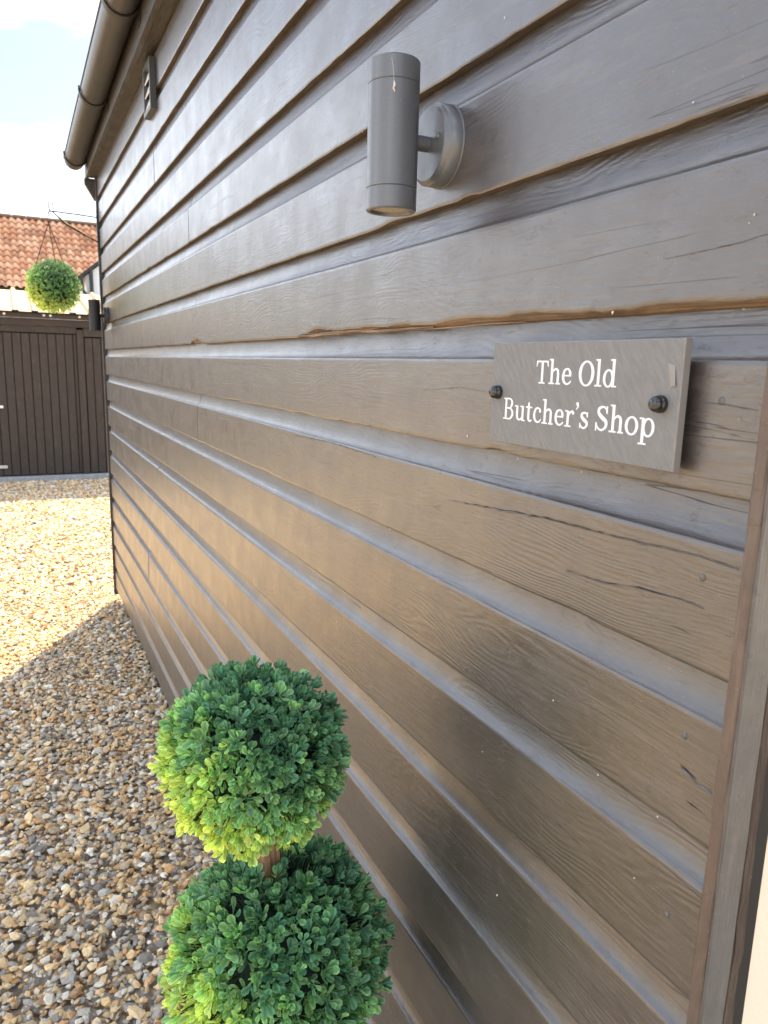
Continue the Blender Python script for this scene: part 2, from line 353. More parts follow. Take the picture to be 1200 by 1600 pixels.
# ------------------------------------------------------------------ the weatherboarded building
WX = 0.53; YN, YF = 0.391, 5.07
BO = (WX, YN, 0)
bld = empty('timber_building', BO, 'dark brown weatherboarded building with black gutter, filling the right of the photo', 'building')
bot = [0.088, 0.244, 0.40, 0.557, 0.7175, 0.870, 1.0225, 1.182, 1.341, 1.498, 1.652, 1.811, 1.968, 2.112, 2.257, 2.410, 2.562]
top_of = bot[1:] + [2.72]
ND = noise.noise
def board(zb, zt, y0, y1, seed, split=False, nicks=()):
    """one cove-topped board running along y"""
    b = MB(BO)
    L_ = y1 - y0; ys = []
    y = y0
    while y < y1:
        ys.append(y); y += 0.018 if y < 1.6 else 0.05
    ys.append(y1)
    pitch = zt - zb; cove = min(0.041, pitch * 0.3)
    th = 0.013
    rows_face = []; rows_cove = []; rows_lip = []
    for y in ys:
        w = 0.0016 * ND(Vector((seed * 3.1, y * 0.9, 0))) ; wz = 0.0022 * ND(Vector((seed * 1.7, y * 0.7, 5))) + 0.0007 * ND(Vector((seed, y * 14, 2)))
        rag = 0.0006 + max(0, 0.006 * (ND(Vector((seed * 9, y * 9.0, 9))) - 0.22)) + max(0, 0.0035 * (ND(Vector((seed * 4, y * 37.0, 3))) - 0.25))
        dep = 0.0
        if split and y < 1.50:
            k = min(1, (1.50 - y) / 0.10)
            rag = k * (0.0095 + 0.0045 * ND(Vector((3, y * 9, 1))) + 0.0024 * ND(Vector((3, y * 48, 1)))) * (0.75 if y < 0.6 else 1.0)
            if y > 1.25: rag += 0.004 * max(0, 1 - abs(y - 1.36) / 0.09)
            rag += 0.0035 * max(0, ND(Vector((8, y * 16, 2))) - 0.1) * (1 if y > 0.6 else 0.4)
            dep = 0.004 * k
        for (ny, nw, nh) in nicks:
            if abs(y - ny) < nw: rag += nh
        x = WX + w
        zbb = zb + wz
        # front face from lower arris up to cove break (slightly crowned arrises)
        rows_face.append([(x + 0.0012, y, zbb + rag), (x, y, zbb + rag + 0.0020), (x, y, zbb + rag + 0.0050), (x + 0.0004 * math.sin(y * 3), y, zbb + pitch * 0.4), (x, y, zt + wz * 0.6 - cove - 0.005), (x, y, zt + wz * 0.6 - cove - 0.0016), (x + 0.0011, y, zt + wz * 0.6 - cove)])
        cv = []
        for i in range(9):
            t = i / 8 * PI / 2
            cv.append((x + 0.0011 + (th + 0.002) * math.sin(t) ** 0.9, y, zt + wz * 0.6 - cove + 0.0006 * i / 8 + (cove + 0.012) * (1 - math.cos(t)) ** 0.85))
        rows_cove.append(cv)
        rows_lip.append([(x + 0.0012, y, zbb + rag), (x + 0.006 + dep, y, zbb + rag * (0.35 if split else 0.6) + 0.0006 * ND(Vector((seed, y * 40, 7)))), (x + th + 0.004, y, zbb + 0.0015)])
    def sheet(rows, mi, smooth, rev=False):
        m_ = len(rows[0]); vs = [p for r in rows for p in r]
        fs = []
        for i in range(len(rows) - 1):
            for j in range(m_ - 1):
                q = (i * m_ + j, i * m_ + j + 1, (i + 1) * m_ + j + 1, (i + 1) * m_ + j)
                fs.append(q if not rev else q[::-1])
        b.add(vs, fs, mi, smooth)
    sheet(rows_face, 0, True); sheet(rows_cove, 0, True)
    sheet(rows_lip, 2 if split else 1, False, True)
    # end caps
    for k in (0, -1):
        r = rows_lip[k][::-1] + rows_face[k][1:] + rows_cove[k]
        bk = (WX + 0.02, r[0][1], r[-1][2]); r = r + [bk]
        b.add(r, [tuple(range(len(r)))], 3)
    return b.build('board', [M_board, M_lip, M_raw, M_endg], bld, (0, 0, 0))
joints = {8: 2.452, 10: 2.492, 12: 2.515, 6: 3.248, 3: 3.62, 14: 3.1, 1: 2.2}
for i, (zb, zt) in enumerate(zip(bot, top_of)):
    nk = [(random.uniform(0.6, 4.8), 0.02, random.uniform(0.001, 0.003)) for _ in range(3)]
    if i == 10: nk = [(2.44, 0.06, 0.012)]
    if i in joints:
        j = joints[i]
        board(zb, zt, YN, j - 0.005, i + 0.3, split=(i == 10), nicks=nk)
        o = board(zb, zt, j + 0.004, YF, i + 0.7, nicks=nk)
        o.location.x += 0.001
        o['label'] = 'shorter far length of board beyond the butt joint'
    else:
        board(zb, zt, YN, YF, i + 0.3, nicks=nk)
# splinter hanging along the broken board, and a raw chip at the joint
sp = MB(BO)
def sliver(y0, y1, x, z, r, seed, mi=0):
    pts = []; rs = []
    k = 26
    for i in range(k):
        t = i / (k - 1); y = y0 + (y1 - y0) * t
        pts.append((x + 0.002 * ND(Vector((seed, y * 8, 0))), y, z + 0.0025 * ND(Vector((seed, y * 7, 4)))))
        rs.append(r * math.sin(PI * min(max(t, 0.03), 0.97)) ** 0.4 * (0.8 + 0.5 * ND(Vector((seed, y * 20, 8)))))
    sp.tube(pts, rs, 5, mi, smooth=False)
sliver(0.93, 1.475, WX + 0.002, 1.6545, 0.0036, 1.0); sliver(0.72, 1.10, WX + 0.004, 1.6525, 0.0014, 2.0); sliver(1.10, 1.46, WX + 0.001, 1.6575, 0.0018, 3.0)
sliver(1.28, 1.485, WX - 0.0015, 1.6535, 0.0032, 4.0)
so_ = sp.build('splinter', [M_raw], bld, (0, 0, 0)); so_['label'] = 'long raw splinter along the split lower edge of a board'
cp = MB(BO); cp.box((WX - 0.002, 2.425, 1.660), (WX + 0.010, 2.475, 1.672), 0, 0.003); cp.build('wood_chip', [M_raw], bld, (0, 0, 0))
# nail heads
for (y, z) in ((0.437, 1.425), (0.437, 1.578), (0.437, 1.275), (0.435, 1.09), (0.44, 0.93)):
    nb_ = MB(BO); nb_.lathe([(0.0, -0.0012), (0.0022, -0.0012), (0.0034, -0.0004), (0.0038, 0.001)], (WX, y, z), 'x', 14)
    nb_.build('nail_head', M_post_g, bld, (0, 0, 0))
# cracks in the boards: a dark split with a ridge of lifted paint under it
def split_line(pts, w, seed, ridge=True):
    P3 = [(WX - 0.0003, y, z) for y, z in pts]; Q = []
    for i in range(len(P3) - 1):
        a, c = Vector(P3[i]), Vector(P3[i + 1]); m_ = max(2, int((c - a).length / 0.006))
        for k in range(m_): Q.append(a + (c - a) * (k / m_))
    Q.append(Vector(P3[-1])); n_ = len(Q)
    def strip(off, hw, prou, mt, nm):
        b = MB(BO); vs = []
        for i, p in enumerate(Q):
            t = i / (n_ - 1); hh = hw * (math.sin(PI * min(max(t, 0.02), 0.98)) ** 0.5) * max(0.06, 0.55 + 1.3 * ND(Vector((seed, i * 0.5, off * 900))) - 0.35 * (ND(Vector((seed, i * 0.13, 3))) > 0.15))
            zo = p.z + off + 0.0012 * ND(Vector((seed, i * 0.22, 5))) + 0.0005 * ND(Vector((seed, i * 1.3, 8)))
            vs += [(p.x, p.y, zo - hh), (p.x - prou, p.y, zo), (p.x, p.y, zo + hh)]
        b.add(vs, [f for i in range(n_ - 1) for f in ((3 * i, 3 * i + 1, 3 * i + 4, 3 * i + 3), (3 * i + 1, 3 * i + 2, 3 * i + 5, 3 * i + 4))], 0)
        b.build(nm, mt, bld, (0, 0, 0))
    strip(0.0, w * 0.72, 0.0001, M_black, 'crack')
    if ridge: strip(-w * 1.5, w * 1.1, 0.0011, M_board, 'lifted_paint')
for i, (w, rd, pts) in enumerate([
    (0.0009, True, [(0.868, 1.420), (0.774, 1.427), (0.670, 1.435), (0.585, 1.438), (0.513, 1.440), (0.456, 1.444), (0.432, 1.443), (0.402, 1.443)]),
    (0.0007, True, [(0.614, 1.386), (0.559, 1.387), (0.507, 1.396), (0.460, 1.399), (0.432, 1.399)]),
    (0.0010, False, [(0.466, 1.371), (0.442, 1.371)]), (0.0008, False, [(1.036, 1.259), (0.928, 1.244), (0.819, 1.241), (0.741, 1.233)]),
    (0.0006, False, [(0.99, 1.248), (0.90, 1.238), (0.80, 1.2345)]),
    (0.0016, True, [(0.438, 1.246), (0.418, 1.240), (0.402, 1.240)]), (0.0013, False, [(0.428, 1.215), (0.402, 1.213)]),
    (0.0005, True, [(0.455, 1.577), (0.430, 1.575), (0.402, 1.573)]), (0.0006, True, [(0.514, 1.700), (0.472, 1.702), (0.435, 1.704), (0.402, 1.709)]),
    (0.0005, True, [(0.95, 1.567), (0.85, 1.575), (0.78, 1.572)]), (0.0007, False, [(0.50, 1.556), (0.44, 1.553), (0.402, 1.549)]),
    (0.0004, False, [(0.66, 1.085), (0.60, 1.087), (0.50, 1.085)]), (0.0006, True, [(1.5, 1.45), (1.3, 1.456), (1.1, 1.452)]),
    (0.0008, False, [(1.35, 1.12), (1.2, 1.118), (1.05, 1.112)]), 
    (0.0006, False, [(2.2, 1.60), (1.9, 1.594), (1.7, 1.597)])]):
    split_line(pts, w, i * 2.3, rd)
b = MB(BO)
for k in range(90):
    y = 0.42 + 3.0 * random.random() ** 1.6; i = random.randrange(2, 16)
    z = bot[i] + (random.uniform(0.003, 0.10) if random.random() < 0.6 else random.uniform(-0.003, 0.002)); s_ = random.uniform(0.0005, 0.0013) * (1 + y * 0.4)
    a = random.uniform(0, PI); dy, dz = s_ * math.cos(a), s_ * math.sin(a)
    b.add([(WX - 0.0012, y - dy * 1.6, z - dz * 1.6), (WX - 0.0018, y + dz, z - dy), (WX - 0.0012, y + dy, z + dz), (WX - 0.0016, y - dz * 0.8, z + dy * 0.8)], [(0, 1, 2, 3)])
o = b.build('dust_flecks', mat('pale_fleck', (0.6, 0.56, 0.5), 0.9), bld, (0, 0, 0)); o['kind'] = 'stuff'
# core wall, end wall, corner battens
c_ = MB(BO); c_.box((WX + 0.021, 0.44, 0.05), (3.6, YF - 0.03, 2.70)); c_.build('wall_core', M_black, bld, (0, 0, 0))
c_ = MB(BO); c_.box((WX + 0.02, YN - 0.006, 0.03), (WX + 0.06, 0.45, 2.69)); c_.build('corner_stud', M_black, bld, (0, 0, 0))
def rough_post(name, x0, x1, y0, y1, z0, z1, m, amp=0.0008, seed=0):
    b = MB(BO); k = 90; vs = []
    r_ = 0.0018
    prof = [(x0 + r_, y1), (x0, y1 - r_), (x0, y0 + r_), (x0 + r_, y0), (x1 - r_, y0), (x1, y0 + r_), (x1, y1)]
    rows = []
    for i in range(k + 1):
        z = z0 + (z1 - z0) * i / k
        rows.append([(px + amp * ND(Vector((j * 3.1 + seed, z * 25, 0))), py + amp * 1.3 * ND(Vector((j * 5.3 + seed, z * 18, 4))), z) for j, (px, py) in enumerate(prof)])
    m_ = len(prof)
    for j in range(m_ - 1):
        v_ = []; f_ = []
        for r in rows: v_ += [r[j], r[j + 1]]
        for i in range(k): f_.append((2 * i, 2 * i + 1, 2 * i + 3, 2 * i + 2))
        b.add(v_, f_, 0, False)
    return b.build(name, m, bld, (0, 0, 0))
rough_post('corner_batten', 0.515, 0.5285, 0.377, 0.3895, 0.02, 2.69, M_post).__setitem__('label', 'brown corner batten closing the near ends of the boards')
rough_post('corner_board', 0.516, 0.548, 0.3745, 0.3768, 0.02, 2.69, M_post_g, 0.0005, 3).__setitem__('label', 'grey painted return board facing the near end')
rough_post('weathered_edge', 0.5485, 0.561, 0.3752, 0.400, 0.02, 2.69, M_rot, 0.0022, 7).__setitem__('label', 'black and brown rotten edge beside the cream wall')
c_ = MB(BO); c_.box((0.563, 0.395, 0.0), (3.6, 0.44, 2.68)); c_.build('end_wall', M_cream, bld, (0, 0, 0)).__setitem__('label', 'cream painted end wall')
rough_post('end_batten', 0.519, 0.553, YF + 0.004, YF + 0.032, 0.045, 2.69, M_endgrain, 0.001, 5).__setitem__('label', 'near black batten at the far corner of the wall')
hk = MB(BO)
hk.tube([(0.513 + 0.006 * math.cos(q), YF + 0.012, 0.86 + 0.006 * math.sin(q)) for q in [2 * PI * i / 14 for i in range(15)]], 0.0016, 6)
hk.build('hook', M_galv, bld, (0, 0, 0))
# eaves: soffit, fascia, roof
def prism(b, sec, y0, y1, dz0=0.0, dz1=0.0, mi=0):
    n_ = len(sec); vs = [(x, y0, z + dz0) for x, z in sec] + [(x, y1, z + dz1) for x, z in sec]
    fs = [(i, (i + 1) % n_, n_ + (i + 1) % n_, n_ + i) for i in range(n_)] + [tuple(range(n_))[::-1], tuple(range(n_, 2 * n_))]
    b.add(vs, fs, mi)
e = MB(BO); prism(e, [(0.485, 2.712), (0.56, 2.712), (0.56, 2.732), (0.485, 2.732)], 0.36, YF + 0.03, 0, -0.045); e.build('soffit', M_fascia, bld, (0, 0, 0))
e = MB(BO); prism(e, [(0.465, 2.702), (0.484, 2.702), (0.484, 2.90), (0.465, 2.90)], 0.36, YF + 0.03, 0, -0.045); e.build('fascia', M_fascia, bld, (0, 0, 0))
e = MB(BO); prism(e, [(0.40, 2.935), (2.1, 3.98), (3.8, 2.935), (3.8, 2.905), (2.1, 3.945), (0.40, 2.905)], 0.30, YF + 0.06, 0, -0.045); e.build('roof', M_rooffelt, bld, (0, 0, 0))
# gable end bracket/eaves end piece at the far corner
e = MB(BO)
vs = [(0.462, YF + 0.034, 2.665), (0.553, YF + 0.034, 2.665), (0.553, YF + 0.034, 2.545), (0.515, YF + 0.034, 2.545), (0.462, YF + 0.034, 2.635)]
vs = vs + [(x, YF + 0.075, z) for x, y, z in vs]
e.add(vs, [(0, 1, 2, 3, 4), (9, 8, 7, 6, 5), (0, 5, 6, 1), (1, 6, 7, 2), (2, 7, 8, 3), (3, 8, 9, 4), (4, 9, 5, 0)])
e.build('eaves_corbel', M_fascia, bld, (0, 0, 0))
# gutter (falls to the far end)
GX, GR = 0.406, 0.057
def gz(y): return 2.800 - 0.020 * (y - 2.5)
gu = MB(BO); prof = []
for i in range(25):
    q = PI * i / 24; prof.append((GX - GR * math.cos(q), -GR * math.sin(q) * 1.05))
inner = [(GX + (x - GX) * 0.95, z * 0.95) for x, z in prof][::-1]
full = prof + inner
y0, y1 = 0.30, YF - 0.02
vs = []; yy = [y0, y1]
for y in yy: vs += [(x, y, gz(y) + z) for x, z in full]
n_ = len(full); gu.add(vs, [(i, (i + 1) % n_, n_ + (i + 1) % n_, n_ + i) for i in range(n_)], 0, True)
gu.add(vs[:25] + vs[:1], [tuple(range(25))]); gu.add(vs[n_:n_ + 25], [tuple(range(25))])
# rolled front lip
gu.tube([(GX - GR, y0, gz(y0)), (GX - GR, y1, gz(y1))], 0.0045, 8)
gut = gu.build('gutter', M_gutter, bld, (0, 0, 0))
def gbr(y, wide=0.030, big=1.8):
    b = MB(BO); k = 24; o_ = []; 
    for yq in (y - wide / 2, y + wide / 2):
        for i in range(k + 1):
            q = PI * (i / k) * 1.0
            o_.append((GX - (GR + 0.005 * big) * math.cos(q), yq, gz(y) - (GR + 0.005 * big) * 1.05 * math.sin(q) + 0.004))
    fs = [(i, i + 1, k + 2 + i, k + 1 + i) for i in range(k)]
    b.add(o_, fs, 0, True)
    o2 = [(GX + (x - GX) * 0.93, yq, gz(y) + (z - gz(y)) * 0.93) for x, yq, z in o_]
    for e_ in (0, k + 1):
        v_ = o_[e_:e_ + k + 1] + o2[e_:e_ + k + 1]; b.add(v_, [(i, i + 1, k + 2 + i, k + 1 + i) for i in range(k)])
    b.box((GX + GR, y - wide * 0.8, gz(y) - 0.075), (0.4645, y + wide * 0.8, gz(y) + 0.01))
    # tip hook over the front lip
    b.tube([(GX - GR - 0.004, y, gz(y) - 0.004), (GX - GR - 0.006, y, gz(y) + 0.012), (GX - GR + 0.003, y, gz(y) + 0.014)], 0.004, 6)
    o = b.build('gutter_bracket', M_wire, gut, (0, 0, 0)); return o
for y in (1.0, 1.9, 2.9, 3.85, 4.95): gbr(y)

# ------------------------------------------------------------------ wall lights
def wall_light(y, z, m, label, rx=0.0):
    org = (WX, y, z); t = empty('wall_light', org, label, 'wall light', 'up and down wall lights on the timber wall')
    cx = WX - 0.076; r = 0.0325; h = 0.0885
    b = MB(org); b.lathe([(0.0, -0.026), (0.044, -0.026), (0.044, -0.026), (0.0475, -0.0245), (0.050, -0.0205), (0.0502, -0.0205), (0.0505, -0.002), (0.0505, -0.002), (0.0515, -0.002), (0.0515, 0.0)], (WX, y, z), 'x', 64); pl = b.build('wall_plate', m, t, (0, 0, 0))
    for dy in (-1, 1):
        b = MB(org)
        b.lathe([(0.0, -0.0285), (0.003, -0.0285), (0.0042, -0.0265), (0.0042, -0.026)], (WX, y + dy * 0.027, z + 0.004), 'x', 12)
        b.build('plate_screw', m, pl, (0, 0, 0))
    b = MB(org); b.tube([(WX - 0.026, y, z), (WX - 0.076 + r - 0.002, y, z)], 0.0095, 20); b.build('arm', m, t, (0, 0, 0))
    b = MB(org); b.lathe([(r - 0.0008, -h + 0.0272), (r, -h + 0.028), (r, -h + 0.028), (r, h - 0.028), (r, h - 0.028), (r - 0.0008, h - 0.0272)], (cx, y, z), 'z', 64)
    b.build('lamp_body', m, t, (0, 0, 0))
    for sgn in (-1, 1):
        b = MB(org); e0 = sgn * (h - 0.0268); e1 = sgn * h
        b.lathe([(r - 0.0012, sgn * (h - 0.0274)), (r - 0.0004, e0), (r, sgn * (h - 0.0262)), (r, sgn * (h - 0.0262)), (r, sgn * (h - 0.0015)), (r, sgn * (h - 0.0015)), (r - 0.0012, e1), (r - 0.0012, e1), (r - 0.0055, e1), (r - 0.0055, e1), (r - 0.0065, sgn * (h - 0.004))], (cx, y, z), 'z', 64)
        cl = b.build('end_collar', m, t, (0, 0, 0))
        b = MB(org); b.lathe([(r - 0.0064, sgn * (h - 0.004)), (r - 0.010, sgn * (h - 0.0035)), (0.008, sgn * (h - 0.002)), (0, sgn * (h - 0.002))], (cx, y, z), 'z', 40)
        b.build('lens', M_lens, cl, (0, 0, 0))
    if m is M_lamp:
        b = MB(org); a_ = math.radians(243); ux, uy = math.cos(a_), math.sin(a_); rr = r + 0.0006
        p = lambda dq, zz: (cx + rr * math.cos(a_ + dq), y + rr * math.sin(a_ + dq), z + zz)
        b.tube([p(-0.10, 0.082), p(-0.03, 0.070), p(0.0, 0.058), p(0.02, 0.050)], 0.00025, 4)
        b.tube([p(0.01, 0.056), p(0.03, 0.051), p(-0.01, 0.048), p(0.05, 0.044)], [0.0008, 0.0019, 0.0014, 0.0006], 5, smooth=False)
        b.build('cobweb', bpy.data.materials['pale_fleck'], t, (0, 0, 0))
    return t
wall_light(0.915, 1.884, M_lamp, 'large dusty grey cylinder wall light nearest the camera, above the slate sign')
wall_light(4.80, 1.846, M_lampdark, 'small distant black cylinder wall light at the far end of the timber wall')

# ------------------------------------------------------------------ louvre vent
VO = (WX, 3.075, 2.565)
vt = empty('wall_vent', VO, 'small square grey louvred air vent high on the timber wall', 'vent')
b = MB(VO); y0, y1, z0, z1, xo = 3.00, 3.15, 2.492, 2.665, WX - 0.022
w = 0.016
for (a, c) in (((xo, y0, z0), (WX - 0.001, y0 + w, z1)), ((xo, y1 - w, z0), (WX - 0.001, y1, z1)), ((xo, y0 + w, z0), (WX - 0.001, y1 - w, z0 + w)), ((xo, y0 + w, z1 - w), (WX - 0.001, y1 - w, z1))): b.box(a, c)
b.build('frame', M_vent, vt, (0, 0, 0))
for k in range(3):
    zc = z0 + w + 0.006 + k * (z1 - z0 - 2 * w - 0.004) / 3
    b = MB(VO); hh = (z1 - z0 - 2 * w) / 3
    b.add([(xo + 0.003, y0 + w, zc), (xo + 0.003, y1 - w, zc), (xo + 0.016, y1 - w, zc + hh * 0.86), (xo + 0.016, y0 + w, zc + hh * 0.86), (xo + 0.005, y0 + w, zc - 0.002), (xo + 0.005, y1 - w, zc - 0.002), (xo + 0.018, y1 - w, zc + hh * 0.86 - 0.002), (xo + 0.018, y0 + w, zc + hh * 0.86 - 0.002)],
          [(0, 1, 2, 3), (7, 6, 5, 4), (0, 4, 5, 1), (2, 6, 7, 3)])
    b.build('louvre', M_slat, vt, (0, 0, 0))

# ------------------------------------------------------------------ slate sign
def ribbon(pts, sub=7):
    P_ = [np.array(p, float) + np.array((0, 0, .008)) for p in pts]; Q = []
    P_ = [2 * P_[0] - P_[1]] + P_ + [2 * P_[-1] - P_[-2]]
    for i in range(1, len(P_) - 2):
        for k in range(sub):
            t = k / sub; a, b_, c, d = P_[i - 1:i + 3]
            Q.append(0.5 * (2 * b_ + (c - a) * t + (2 * a - 5 * b_ + 4 * c - d) * t * t + (3 * b_ - a - 3 * c + d) * t ** 3))
    Q.append(P_[-2]); Q = np.array(Q); out = []
    for i in range(len(Q)):
        t = Q[min(i + 1, len(Q) - 1)][:2] - Q[max(i - 1, 0)][:2]; t /= np.linalg.norm(t) + 1e-9
        nn = np.array([-t[1], t[0]]); out.append((Q[i][:2] + nn * Q[i][2] / 2, Q[i][:2] - nn * Q[i][2] / 2))
    vs = [p for pr in out for p in pr]
    return vs, [(2 * i, 2 * i + 1, 2 * i + 3, 2 * i + 2) for i in range(len(out) - 1)]
def rct(x0, y0, x1, y1):
    x0, y0, x1, y1 = x0 - .004, y0 - .002, x1 + .004, y1 + .002
    return [(x0, y0), (x1, y0), (x1, y1), (x0, y1)], [(0, 1, 2, 3)]
def ply(*p): return list(p), [tuple(range(len(p)))]
def ring(cx, cy, ax, ay, bx, by, n=36):
    ax += .004; ay += .003; bx -= .005; by -= .003; vs = []
    for k in range(n):
        q = 2 * PI * k / n; vs += [(cx + ax * math.cos(q), cy + ay * math.sin(q)), (cx + bx * math.cos(q), cy + by * math.sin(q))]
    return vs, [(2 * k, 2 * ((k + 1) % n), 2 * ((k + 1) % n) + 1, 2 * k + 1) for k in range(n)]
def disc(cx, cy, r, n=20): return [(cx + r * math.cos(2 * PI * k / n), cy + r * math.sin(2 * PI * k / n)) for k in range(n)], [tuple(range(n))]
flag = lambda x, y: ply((x, y), (x, y - 0.035), (x + 0.085, y - 0.06), (x + 0.085, y))
arch = [(0.17, 0.35, 0.035), (0.235, 0.43, 0.05), (0.32, 0.455, 0.06), (0.395, 0.41, 0.08), (0.415, 0.32, 0.09), (0.415, 0.02, 0.09)]
s_pts = [(0.335, 0.345, 0.03), (0.30, 0.435, 0.045), (0.215, 0.462, 0.045), (0.12, 0.425, 0.07), (0.105, 0.345, 0.085), (0.2, 0.262, 0.10), (0.315, 0.19, 0.09), (0.325, 0.10, 0.075), (0.25, 0.03, 0.05), (0.165, 0.022, 0.045), (0.085, 0.07, 0.045), (0.05, 0.15, 0.03)]
G = {
 'T': (0.62, [rct(.265, 0, .355, .70), rct(.04, .655, .58, .70), ply((.03, .52), (.065, .52), (.105, .66), (.04, .70)), ply((.59, .52), (.58, .70), (.515, .66), (.555, .52)), rct(.17, 0, .45, .04)]),
 'h': (0.55, [rct(.09, 0, .18, .76), flag(.01, .76), rct(.01, 0, .26, .04), ribbon(arch), rct(.325, 0, .53, .04)]),
 'e': (0.49, [ribbon([(.385, .275, .09), (.38, .37, .085), (.315, .455, .05), (.25, .465, .045), (.145, .42, .07), (.09, .25, .09), (.135, .095, .08), (.245, .025, .05), (.35, .045, .045), (.43, .12, .035)]), rct(.10, .25, .425, .29)]),
 'O': (0.68, [ring(.34, .35, .305, .365, .20, .32)]),
 'l': (0.29, [rct(.09, 0, .18, .76), flag(.01, .76), rct(.01, 0, .265, .04)]),
 'd': (0.55, [ring(.225, .235, .20, .25, .115, .205), rct(.355, 0, .445, .76), flag(.275, .76), rct(.40, 0, .53, .04)]),
 'B': (0.60, [rct(.09, 0, .18, .70), rct(.01, .66, .2, .70), rct(.01, 0, .2, .04), ribbon([(.15, .68, .04), (.32, .68, .045), (.425, .62, .07), (.45, .53, .09), (.41, .43, .07), (.32, .375, .045), (.15, .37, .04)]), ribbon([(.15, .37, .04), (.33, .37, .045), (.45, .31, .07), (.495, .19, .095), (.44, .08, .075), (.33, .02, .045), (.15, .02, .04)])]),
 'u': (0.56, [ribbon([(.135, .48, .09), (.135, .17, .09), (.17, .065, .07), (.25, .03, .055), (.33, .06, .045), (.40, .14, .04)]), rct(.01, .445, .13, .485), rct(.375, 0, .465, .485), rct(.30, .445, .4, .485), rct(.42, 0, .545, .04)]),
 't': (0.35, [ribbon([(.155, .62, .05), (.155, .45, .09), (.155, .13, .09), (.185, .05, .07), (.25, .03, .05), (.33, .065, .035)]), rct(.02, .44, .32, .485)]),
 'c': (0.46, [ribbon([(.385, .36, .05), (.35, .43, .05), (.26, .465, .045), (.15, .42, .07), (.09, .25, .09), (.135, .095, .08), (.25, .025, .05), (.35, .05, .045), (.42, .13, .035)]), disc(.362, .37, .048)]),
 'r': (0.41, [rct(.09, 0, .18, .47), rct(.01, .445, .12, .485), rct(.01, 0, .28, .04), ribbon([(.17, .32, .035), (.22, .42, .05), (.30, .465, .055), (.37, .445, .05)]), disc(.355, .42, .05)]),
 "'": (0.20, [disc(.10, .695, .055), ribbon([(.125, .70, .06), (.13, .62, .045), (.06, .53, .02)])]),
 's': (0.41, [ribbon(s_pts), rct(.322, .335, .352, .485), rct(.035, .0, .065, .16)]),
 'S': (0.57, [ribbon([(x * 1.38, y * 1.462, w_ * 1.12) for x, y, w_ in s_pts]), rct(.445, .49, .482, .71), rct(.05, -.01, .087, .23)]),
 'o': (0.51, [ring(.255, .24, .23, .255, .14, .21)]),
 'p': (0.56, [rct(.09, -.22, .18, .47), rct(.01, .445, .13, .485), rct(.01, -.22, .275, -.18), ring(.315, .24, .205, .25, .12, .205)]),
 ' ': (0.22, []),
}
SO = (0.517, 0.603, 1.573)
sg = empty('slate_sign', SO, 'rectangular grey slate name plaque reading The Old Butcher’s Shop', 'sign')
sg['label'] = 'rectangular grey slate name plaque with white serif lettering on the timber wall'
# slab: bevelled, with a chipped, slightly uneven front edge
fx, bx_ = 0.512, 0.5205
Y0, Y1, Z0, Z1 = 0.4655, 0.7485, 1.5145, 1.6292
b = MB(SO); k = 60
def edge_pt(t):   # perimeter point, t 0..4
    s4, u = int(t) % 4, t - int(t)
    return [(Y0 + (Y1 - Y0) * u, Z0), (Y1, Z0 + (Z1 - Z0) * u), (Y1 - (Y1 - Y0) * u, Z1), (Y0, Z1 - (Z1 - Z0) * u)][s4]
per = [edge_pt(i * 4 / (4 * k)) for i in range(4 * k)]
cy, cz = (Y0 + Y1) / 2, (Z0 + Z1) / 2
fr = []; mid = []; bk = []
for i, (y, z) in enumerate(per):
    c1 = 0.0008 + max(0, 0.0010 * ND(Vector((y * 90, z * 90, 1))))
    sy = 1 if y > cy else -1; sz = 1 if z > cz else -1
    ey = min(abs(y - Y0), abs(y - Y1)) < 1e-6; ez = min(abs(z - Z0), abs(z - Z1)) < 1e-6
    iny = y - sy * c1 * (1 if ey else 0); inz = z - sz * c1 * (1 if ez else 0)
    fr.append((fx, iny, inz)); mid.append((fx + 0.0009, y, z)); bk.append((bx_, y, z))
n_ = len(per)
b.add(fr + [(fx, cy, cz)], [(i, (i + 1) % n_, n_) for i in range(n_)], 0)
b.add(fr + mid, [(i, n_ + i, n_ + (i + 1) % n_, (i + 1) % n_) for i in range(n_)], 1)
b.add(mid + bk, [(i, n_ + i, n_ + (i + 1) % n_, (i + 1) % n_) for i in range(n_)], 1)
b.add(bk, [tuple(range(n_))], 1)
b.build('slate', [M_slate, M_slate_edge], sg, (0, 0, 0))
# shallow flake scar: raised shard edge in the right of the slab
b = MB(SO)
b.add([(fx - 0.0003, 0.482, 1.6085), (fx - 0.0003, 0.4735, 1.606), (fx - 0.0016, 0.4705, 1.589), (fx - 0.0003, 0.477, 1.5875), (fx - 0.0003, 0.4795, 1.598)], [(0, 1, 2), (0, 2, 4), (4, 2, 3)])
b.build('flake', M_slate_edge, sg, (0, 0, 0))
def text(line, ystart, yend, zbase, unit):
    tot = sum(G[c][0] for c in line); ky = (ystart - yend) / (tot - 0.04); pen = 0
    for c in line:
        wd, pcs = G[c]
        if pcs:
            lb = MB(SO)
            for q, (vs, fs) in enumerate(pcs):
                lb.add([(fx - 0.00012 - q * 0.00004, ystart - (pen + v[0]) * ky, zbase + v[1] * unit) for v in vs], fs)
            lb.build('letter', M_letter, sg, (0, 0, 0))
        pen += wd
text('The Old', 0.6665, 0.5435, 1.5850, 0.0345)
text("Butcher's Shop", 0.7225, 0.4905, 1.5425, 0.0345)
